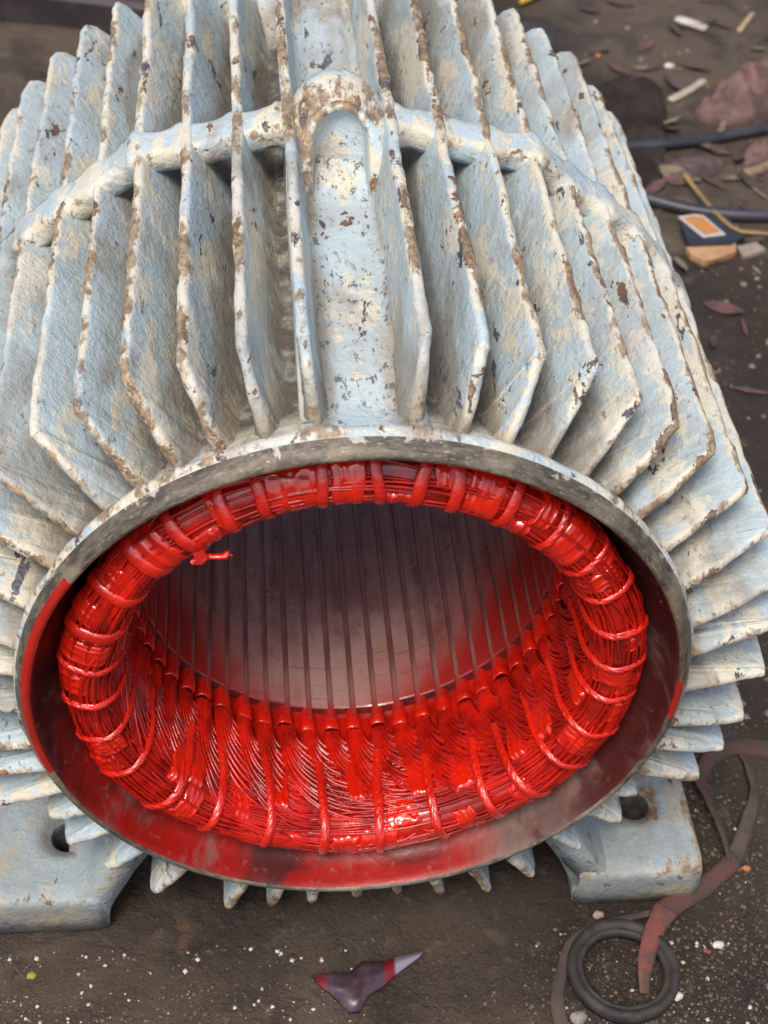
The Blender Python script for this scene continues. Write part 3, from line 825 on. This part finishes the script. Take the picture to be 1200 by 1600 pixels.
spec += [((300, 1255), 6, .40, .54), ((390, 1265), 6, .34, .46), ((430, 1325), 10, .70, .84), ((540, 1300), 7, .46, .60), ((545, 1335), 9, .76, .88), ((630, 1310), 7, .60, .72), ((710, 1255), 6, .44, .56), ((770, 1270), 8, .64, .80), ((800, 1225), 6, .44, .58), ((860, 1215), 7, .56, .74), ((905, 1110), 5, .30, .42), ((300, 1305), 9, .78, .88), ((170, 1165), 5, .44, .56), ((345, 800), 4, .44, .60), ((690, 765), 4, .52, .66), ((845, 815), 4, .50, .70), ((905, 905), 4, .50, .66)]
spec += [((400, 1180), 5, .22, .42), ((480, 1210), 6, .24, .40), ((620, 1200), 5, .20, .38), ((740, 1170), 5, .20, .40), ((330, 1200), 5, .26, .44), ((590, 1290), 10, .44, .58), ((460, 1290), 9, .46, .60), ((370, 1320), 10, .80, .90), ((810, 1290), 9, .80, .90), ((900, 1190), 7, .70, .86), ((960, 1120), 6, .70, .84)]
for i, (px, w_, u0, u1) in enumerate(spec):
    a, _ = angle_at(*px); sheet(a, R_(w_), u0, u1, .0065 + .0015 * (i % 3) + (.010 if u1 < .45 else 0), i * 1.7, .0045)

# ------------------------------------------------------------------ things on the ground
def gpt(u, v, dz=0.0):
    x, y = ground_at(u, v); X, Y = x * S, y * S
    return Vector((X, Y, gh(X, Y) + dz))

def ribbon(mb, pts, width, thick=.0011, m=0, tw=None, N=10):
    c = crom([tuple(p) for p in pts], N); rows = []; n = len(c)
    for i, p in enumerate(c):
        t = (c[min(i + 1, n - 1)] - c[max(i - 1, 0)]).normalized()
        s = t.cross(Vector((0, 0, 1)));
        if s.length < 1e-4: s = Vector((1, 0, 0))
        s.normalize(); f = i / (n - 1)
        ang = tw[0] + (tw[1] - tw[0]) * f if tw else 0
        side = (Matrix.Rotation(ang, 3, t) @ s); nn = side.cross(t)
        wd_ = (width[0] + (width[1] - width[0]) * f) if isinstance(width, tuple) else width
        wd_ *= 1 + .12 * nz(i * .2, 3, 1)
        r = []
        for k in range(6):
            q = -1 + 2 * k / 5; r.append(p + side * (q * wd_ / 2) + nn * (thick / 2 + (q * q) * -.0012 + nz(i * .25, k * .7, 2) * .0009))
        lo = [x - nn * thick for x in r[::-1]]
        rows.append([mb.vert(x) for x in r + lo])
    mb.grid(rows, closed_v=True, m=m); mb.face(rows[0], m); mb.face(rows[-1][::-1], m)

strap_mat = simple('dirty_red_webbing', (.095, .038, .030), (.055, .040, .030), 35, .85, .8, bd=.001)
strap_red = simple('red_webbing', (.19, .052, .038), (.09, .05, .038), 45, .8, .8, bd=.001)
strap_brown = simple('mud_brown_webbing', (.085, .062, .048), (.055, .042, .034), 35, .9, .8, bd=.001)
mb = MB()
ribbon(mb, [gpt(1008, 1558, .004), gpt(1005, 1520, .012), gpt(1018, 1470, .014), gpt(1038, 1432, .012)], (.009, .0165), m=1, tw=(.5, .1))
ribbon(mb, [gpt(1028, 1440, .009), gpt(1062, 1412, .007), gpt(1105, 1385, .005), gpt(1150, 1345, .006)], (.017, .013), m=0, tw=(.1, .5))
ribbon(mb, [gpt(1142, 1352, .006), gpt(1128, 1310, .010), gpt(1108, 1262, .010), gpt(1095, 1222, .006), gpt(1112, 1186, .005), gpt(1150, 1168, .004), gpt(1215, 1168, .003)], (.009, .015), m=0, tw=(.9, .2))
ribbon(mb, [gpt(1148, 1345, .004), gpt(1168, 1290, .006), gpt(1180, 1245, .006), gpt(1172, 1205, .004), gpt(1160, 1180, .003)], (.014, .008), m=2, tw=(.4, .9))
ribbon(mb, [gpt(1030, 1425, .003), gpt(960, 1440, .003), gpt(900, 1465, .004), gpt(880, 1510, .003), gpt(870, 1560, .003), gpt(878, 1612, .003)], (.006, .010), m=2, tw=(.3, .1))
tag(mb.build('strap', [strap_mat, strap_red, strap_brown], origin=tuple(gpt(1100, 1385))), 'dirty red webbing strap looped beside the right foot and trailing into the black ring', 'strap')

rubber = simple('black_rubber', (.016, .014, .013), (.040, .034, .028), 60, .7, .8)
mb = MB(); c = gpt(972, 1524); rows = []
NRg = 120
for i in range(NRg):
    t = 2 * math.pi * i / NRg; sec = []
    for r, z in ((.0282, .001), (.0276, .005), (.0286, .0080), (.0310, .0090), (.0316, .0074), (.0324, .0074), (.0330, .0100), (.0355, .0106), (.0382, .0100), (.0392, .006), (.0388, .001)):
        k = 1 + .012 * nz(math.cos(t) * 2, math.sin(t) * 2, 0)
        sec.append(mb.vert((c.x + r * k * math.cos(t), c.y + r * k * math.sin(t), c.z + z + .001 + .0012 * nz(t, r * 100, 0))))
    rows.append(sec)
mb.grid(rows, closed_u=True, closed_v=True)
tag(mb.build('rubber_ring', rubber, origin=tuple(c)), 'black rubber ring lying on the ground in front of the right foot', 'rubber ring')

# purple plastic scrap
def wrapper_mat():
    g = NT('plum_plastic_film'); x, y, z = g.sep()
    n = g.noise(90, 4, .6); 
    c = g.mix(g.ramp(n, .4, .6), (.042, .024, .034), (.065, .042, .055))
    c = g.mix(g.ramp(x, .0155, .017), c, (.16, .01, .015))
    c = g.mix(g.ramp(x, .0225, .025), c, (.24, .20, .24))
    c = g.mix(g.ramp(x, -.021, -.0265), c, (.16, .02, .025))
    return g.done(c, .3, g.bump(n, .3, .001), spec=.5)
mb = MB()
out_px = [(488, 1524), (520, 1521), (546, 1519), (566, 1503), (600, 1503), (618, 1499), (663, 1489), (655, 1497), (622, 1521), (600, 1540), (575, 1556), (562, 1580), (545, 1582), (525, 1560), (514, 1549), (505, 1546)]
cc_ = gpt(565, 1535, .004); cv = mb.vert(cc_ + Vector((0, 0, .004)))
o1 = [mb.vert(cc_.lerp(gpt(u, v, .004), .55) + Vector((0, 0, .002 + .0035 * nz(i * .9, 1, 0)))) for i, (u, v) in enumerate(out_px)]
o2 = [mb.vert(gpt(u, v, .0045 + .003 * nz(i * 1.3, 2, 0))) for i, (u, v) in enumerate(out_px)]
o3 = [mb.vert(gpt(u, v, .0015)) for i, (u, v) in enumerate(out_px)]
n_ = len(out_px)
for i in range(n_):
    k = (i + 1) % n_; mb.face((cv, o1[i], o1[k])); mb.face((o1[i], o2[i], o2[k], o1[k])); mb.face((o2[i], o3[i], o3[k], o2[k]))
mb.face(o3[::-1])
tag(mb.build('plastic_scrap', wrapper_mat(), origin=tuple(gpt(565, 1535))), 'torn plum coloured plastic scrap with a pale pointed corner on the ground below the winding', 'scrap')

# cables
cable_mat = simple('black_cable_sheath', (.022, .022, .027), (.042, .042, .05), 30, .42, .2)
def cable(px, rad, label):
    mb = MB(); pts = [p + Vector((0, 0, rad)) for p in crom([tuple(gpt(*q)) for q in px], 10)]
    mb.tube(pts, rad, n=12); return tag(mb.build('cable', cable_mat, origin=tuple(gpt(*px[len(px) // 2]))), label, 'cable', 'black cables behind the motor')
cable([(960, 235), (1040, 229), (1100, 221), (1160, 211), (1260, 196)], .0068, 'upper black cable crossing the dirt below the pink rag')
cable([(940, 300), (1010, 318), (1060, 330), (1120, 339), (1180, 343), (1280, 342)], .0076, 'lower black cable passing just above the card box with the orange picture')

# card box with orange picture
BX = gpt(1110, 395); R0 = Matrix.Rotation(R_(-6), 3, 'Z')
black_card = simple('black_printed_card', (.018, .020, .028), (.030, .032, .042), 60, .4, .2)
tan_card = simple('brown_cardboard', (.46, .27, .13), (.38, .21, .10), 50, .8, .4)
orange_print = simple('orange_print', (.55, .19, .03), (.38, .22, .08), 70, .45, .1)
white_card = simple('white_card_border', (.60, .55, .50), (.52, .46, .42), 60, .5, .1)
e = bpy.data.objects.new('card_box', None); sc.collection.objects.link(e); e.location = BX
tag(e, 'crushed card box with black top, orange picture and torn brown edge, below the lower cable', 'box')
def poly_prism(px, z0, z1, name, mat, parent):
    mb = MB(); lo = [mb.vert(gpt(u, v, z0)) for u, v in px]; hi = [mb.vert(gpt(u, v, z1)) for u, v in px]
    n = len(px)
    mb.face(hi); mb.face(lo[::-1])
    for i in range(n): mb.face((lo[i], lo[(i + 1) % n], hi[(i + 1) % n], hi[i]))
    return mb.build(name, mat, parent, smooth=False)
poly_prism([(1062, 362), (1095, 342), (1132, 348), (1162, 380), (1140, 392), (1075, 396)], .001, .011, 'box_top', black_card, e)
poly_prism([(1057, 351), (1082, 346), (1096, 347), (1131, 379), (1096, 384)], .0112, .0122, 'picture_border', white_card, e)
poly_prism([(1064, 353), (1082, 349), (1095, 350), (1124, 376), (1098, 380)], .0123, .0128, 'orange_picture', orange_print, e)
poly_prism([(1070, 396), (1148, 388), (1148, 402), (1122, 412), (1098, 417), (1078, 408)], .001, .008, 'torn_flap', tan_card, e)
poly_prism([(1150, 390), (1180, 384), (1196, 396), (1160, 408)], .001, .006, 'crumpled_film', simple('dirty_clear_film', (.22, .17, .13), (.32, .25, .2), 60, .4), e)

straw_mat = simple('yellow_straw', (.34, .22, .07), (.24, .15, .06), 40, .6)
def stick(name, px, r, mat, label, cat, flat=.5, dz=.0, rad2=None, group=None):
    mb = MB(); pts = [p + Vector((0, 0, r * flat + dz)) for p in crom([tuple(gpt(*q)) for q in px], 6)]
    n = len(pts); rr = [r * (1 + .15 * nz(i * .5, r * 900, 0)) * (.6 if i in (0, n - 1) else 1) for i in range(n)]
    mb.tube(pts, rr, n=8, flat=flat, upn=[Vector((0, 0, 1))] * n)
    return tag(mb.build(name, mat, origin=tuple(gpt(*px[len(px) // 2]))), label, cat, group)
stick('yellow_straw', [(1066, 280), (1090, 312), (1118, 345), (1150, 372), (1195, 378), (1260, 388)], .0026, straw_mat, 'long yellow straw bent over the lower black cable beside the card box', 'straw', .8, .010)
pale = simple('bleached_wood', (.42, .36, .28), (.32, .27, .2), 60, .8, .5)
pale2 = simple('pale_plaster', (.52, .47, .42), (.38, .33, .28), 60, .8, .5)
stick('wood_chip', [(1047, 154), (1072, 141), (1102, 122)], .0062, pale, 'slim bleached wood chip lying left of the pink rag', 'wood chip', .4)
stick('plaster_fragment', [(1056, 30), (1078, 38), (1104, 47)], .0095, pale2, 'broad off-white plaster fragment at the top right near the straw stub', 'fragment', .4)
stick('straw_stub', [(1154, 50), (1166, 34), (1176, 20)], .0040, simple('tan_straw', (.42, .31, .15), (.34, .24, .12), 50, .7), 'short tan straw stub at the upper right above the pink rag', 'straw', .6)
stick('yellow_wire', [(812, 10), (828, 3), (850, -8)], .0045, simple('yellow_insulation', (.55, .34, .02), (.45, .27, .02), 50, .5), 'short piece of yellow wire behind the rear fins at the top edge', 'wire', .9, .004)
stick('bamboo_strip', [(1165, 268), (1185, 262), (1215, 250)], .008, simple('dusty_bamboo', (.24, .17, .10), (.17, .12, .075), 50, .8), 'flat dusty tan strip between the two cables at the right edge', 'strip', .35)

# pink rags
rag_mat = simple('dusty_pink_cloth', (.22, .13, .115), (.07, .05, .045), 28, .95, .6, bd=.002, thr=(.30, .70), spec=.1)
def rag(name, outline, hmax, mat, label, seed, cat='rag', group=None):
    mb = MB(); n = len(outline); c = sum((gpt(*q) for q in outline), Vector()) / n
    rings = []
    K = 14
    O = crom([tuple(gpt(*q)) for q in outline + outline[:1]], 4)[:-1]
    for k in range(K + 1):
        f = k / K; row = []
        for i, o in enumerate(O):
            p = c.lerp(o, f); h = (1 - f ** 2) * hmax * .6 + hmax * abs(math.sin(p.x * 75 + p.y * 110 + seed + 3 * nz(p.x * 20, p.y * 20, seed))) ** .7 * (1 - f * .7) + .004 * nz(p.x * 120, p.y * 120, seed) + .0015
            row.append(mb.vert((p.x, p.y, gh(p.x, p.y) + h)))
        rings.append(row)
    mb.grid(rings, closed_v=True)
    sk = [mb.vert((o.x, o.y, gh(o.x, o.y) - .002)) for o in O]; mb.grid([rings[-1], sk], closed_v=True)
    return tag(mb.build(name, mat, origin=tuple(c)), label, cat, group)
rag('rag', [(1085, 175), (1118, 148), (1140, 130), (1165, 122), (1200, 105), (1230, 110), (1230, 160), (1190, 178), (1160, 188), (1130, 192), (1098, 184)], .034, rag_mat, 'crumpled dusty pink rag above the upper black cable', 1)
rag('rag', [(1163, 238), (1180, 222), (1215, 220), (1230, 240), (1200, 250), (1165, 256)], .012, rag_mat, 'small dusty pink rag at the right edge just below the upper black cable', 4)
dark_cloth = simple('oil_black_cloth', (.026, .020, .018), (.042, .033, .029), 14, .95, .9, bd=.004, spec=.08)
rag('oily_cloth', [(945, 130), (985, 112), (1030, 135), (1045, 190), (1040, 250), (1025, 295), (985, 285), (950, 240)], .008, dark_cloth, 'flat oil-black cloth on the dirt right behind the upper right fins', 8, 'cloth')
rag('dry_leaf', [(1042, 252), (1080, 238), (1130, 246), (1118, 270), (1070, 280), (1046, 272)], .008, simple('rotten_leaf', (.10, .06, .055), (.055, .036, .034), 30, .8), 'dull maroon leaf litter between the two black cables', 12, 'leaf')

# dark steel channel lying behind the motor at the top left
chan = simple('sooty_steel', (.024, .019, .021), (.045, .034, .036), 12, .6, .5, bd=.002)
mb = MB()
a0 = gpt(-60, 20); b0 = gpt(330, 66); d = (b0 - a0).normalized(); s_ = Vector((-d.y, d.x, 0)).normalized(); rows = []
for p in (a0 - d * .3, b0 + d * .45):
    rows.append([mb.vert(p + s_ * q + Vector((0, 0, z))) for q, z in ((-.005, 0), (-.005, .038), (.003, .044), (.07, .046), (.078, .040), (.078, 0))])
mb.grid(rows, closed_v=True); mb.face(rows[0]); mb.face(rows[-1][::-1])
tag(mb.build('steel_beam', chan, smooth=False, origin=tuple((a0 + b0) / 2)), 'sooty dark steel beam lying across the top left behind the fins', 'beam')

# countable pebbles ----------------------------------------------------
white_stone = simple('white_stone_chip', (.62, .58, .52), (.48, .44, .38), 120, .8, .5)
orange_stone = simple('orange_grit', (.50, .16, .06), (.38, .12, .05), 120, .8, .5)
def pebble(u, v, r, mat, label, name='pebble', cat='pebble', seed=0):
    mb = MB(); c = gpt(u, v, r * .35); rows = []
    for i in range(7):
        ph = math.pi * i / 6; row = []
        for j in range(10):
            t = 2 * math.pi * j / 10; d_ = Vector((math.sin(ph) * math.cos(t) * 1.25, math.sin(ph) * math.sin(t), math.cos(ph) * .6))
            k = 1 + .35 * nz(d_.x * 1.5, d_.y * 1.5, d_.z * 1.5, 1, seed); row.append(mb.vert(c + d_ * r * k))
        rows.append(row)
    mb.grid(rows, closed_v=True)
    return tag(mb.build(name, mat, origin=tuple(c)), label, cat)
pebble(1122, 1478, .0034, white_stone, 'largest white pebble right of the black rubber ring', seed=1)
pebble(903, 1592, .0055, simple('grey_stone', (.26, .24, .21), (.18, .16, .14), 120, .8), 'grey pebble at the bottom edge left of the black rubber ring', seed=2)
pebble(935, 1430, .0034, simple('pinkish_stone', (.34, .24, .20), (.26, .19, .16), 120, .8), 'pinkish pebble just below the front edge of the right foot', seed=3)
pebble(1107, 1488, .0019, simple('red_varnish_chip', (.28, .025, .018), (.20, .02, .016), 120, .5), 'small red chip on the dirt left of the largest white pebble', 'paint_chip', 'chip', seed=4)
pebble(1046, 101, .0058, white_stone, 'lone white pebble on the dark dirt above the bleached wood chip', seed=5)
pebble(1167, 1510 - 155, .0026, orange_stone, 'orange crumb on the dirt at the right edge beyond the strap', seed=6)
pebble(1057, 1560, .0034, white_stone, 'white pebble touching the lower right of the black rubber ring', seed=7)
pebble(49, 1522, .0030, simple('mustard_chip', (.34, .25, .04), (.28, .2, .04), 120, .6), 'mustard yellow chip in the gravel below the left foot', 'paint_chip', 'chip', seed=8)
pebble(935, 84, .0042, orange_stone, 'orange crumb on the dirt beside the rear tip of the right fins', seed=9)

# scattered grit -------------------------------------------------------
def grit(n, mat, region, rr, seed, name):
    rnd = random.Random(seed); mb = MB(); cnt = 0
    while cnt < n:
        u, v = region(rnd); p = gpt(u, v)
        dens = nz(p.x, p.y, 0, 7, seed) * 1.3 + .12 - 1.2 * (p.x + .1 if p.x < .12 else 0) + rnd.uniform(-.3, .3)
        if dens < 0: continue
        if abs(p.x) < .27 and .0 < p.y < .56: continue
        cnt += 1
        r = rr * (rnd.random() ** 4 * 1.7 + .45); q = [Vector((rnd.uniform(.6, 1.2) * r * sx, rnd.uniform(.6, 1.2) * r * sy, rnd.uniform(.4, .8) * r * sz)) for sx, sy, sz in ((1, 0, 0), (0, 1, 0), (-1, 0, 0), (0, -1, 0), (0, 0, 1), (0, 0, -1))]
        Rm = Matrix.Rotation(rnd.uniform(0, 6.3), 3, 'Z') @ Matrix.Rotation(rnd.uniform(-.5, .5), 3, 'X')
        ii = [mb.vert(p + Rm @ x + Vector((0, 0, r * .25))) for x in q]
        for a_, b_ in ((0, 1), (1, 2), (2, 3), (3, 0)): mb.face((ii[a_], ii[b_], ii[4])); mb.face((ii[b_], ii[a_], ii[5]))
    return tag(mb.build(name, mat, smooth=False, fix=False), kind='stuff')
grit(620, white_stone, lambda r: (r.uniform(-100, 1300), r.uniform(1180, 1680)), .00095, 3, 'stone_grit')
grit(6500, simple('tan_grit', (.17, .13, .095), (.09, .07, .05), 120, .9), lambda r: (r.uniform(-100, 1300), r.uniform(1180, 1680)), .0009, 5, 'sand_grit')
grit(900, simple('far_grit', (.24, .19, .16), (.16, .13, .11), 120, .8), lambda r: (r.uniform(850, 1300), r.uniform(-60, 1150)), .0022, 7, 'rubble_grit')

rnd = random.Random(77); mb = MB()
for q in range(170):
    u, v = rnd.uniform(880, 1260), rnd.choice([rnd.uniform(-30, 300), rnd.uniform(210, 330), rnd.uniform(200, 620)])
    p = gpt(u, v)
    if p.y < .62 and p.x < .33: continue
    L = rnd.uniform(.006, .026); W_ = L * rnd.uniform(.18, .6); Rm = Matrix.Rotation(rnd.uniform(0, 6.3), 3, 'Z') @ Matrix.Rotation(rnd.uniform(-.35, .35), 3, 'X') @ Matrix.Rotation(rnd.uniform(-.25, .25), 3, 'Y')
    m = rnd.choice([0, 0, 0, 1, 1, 2]); cur = rnd.uniform(.1, .35) * W_
    top = []
    for i in range(6):
        f = -1 + 2 * i / 5; ww = W_ * (1 - f * f * .9) * (1 + .3 * rnd.uniform(-1, 1))
        top.append([mb.vert(p + Rm @ Vector((f * L, sgn * ww / 1.2, cur * abs(sgn) + .05 * L * f * f)) + Vector((0, 0, .003))) for sgn in (-1, -.3, .4, 1)])
    mb.grid(top, m=m)
tag(mb.build('leaf_litter', [simple('brown_leaf', (.085, .055, .042), (.05, .034, .028), 40, .8), simple('maroon_leaf', (.12, .055, .05), (.07, .035, .034), 40, .75), simple('tan_leaf', (.22, .16, .10), (.14, .10, .07), 40, .8)], fix=False), kind='stuff')
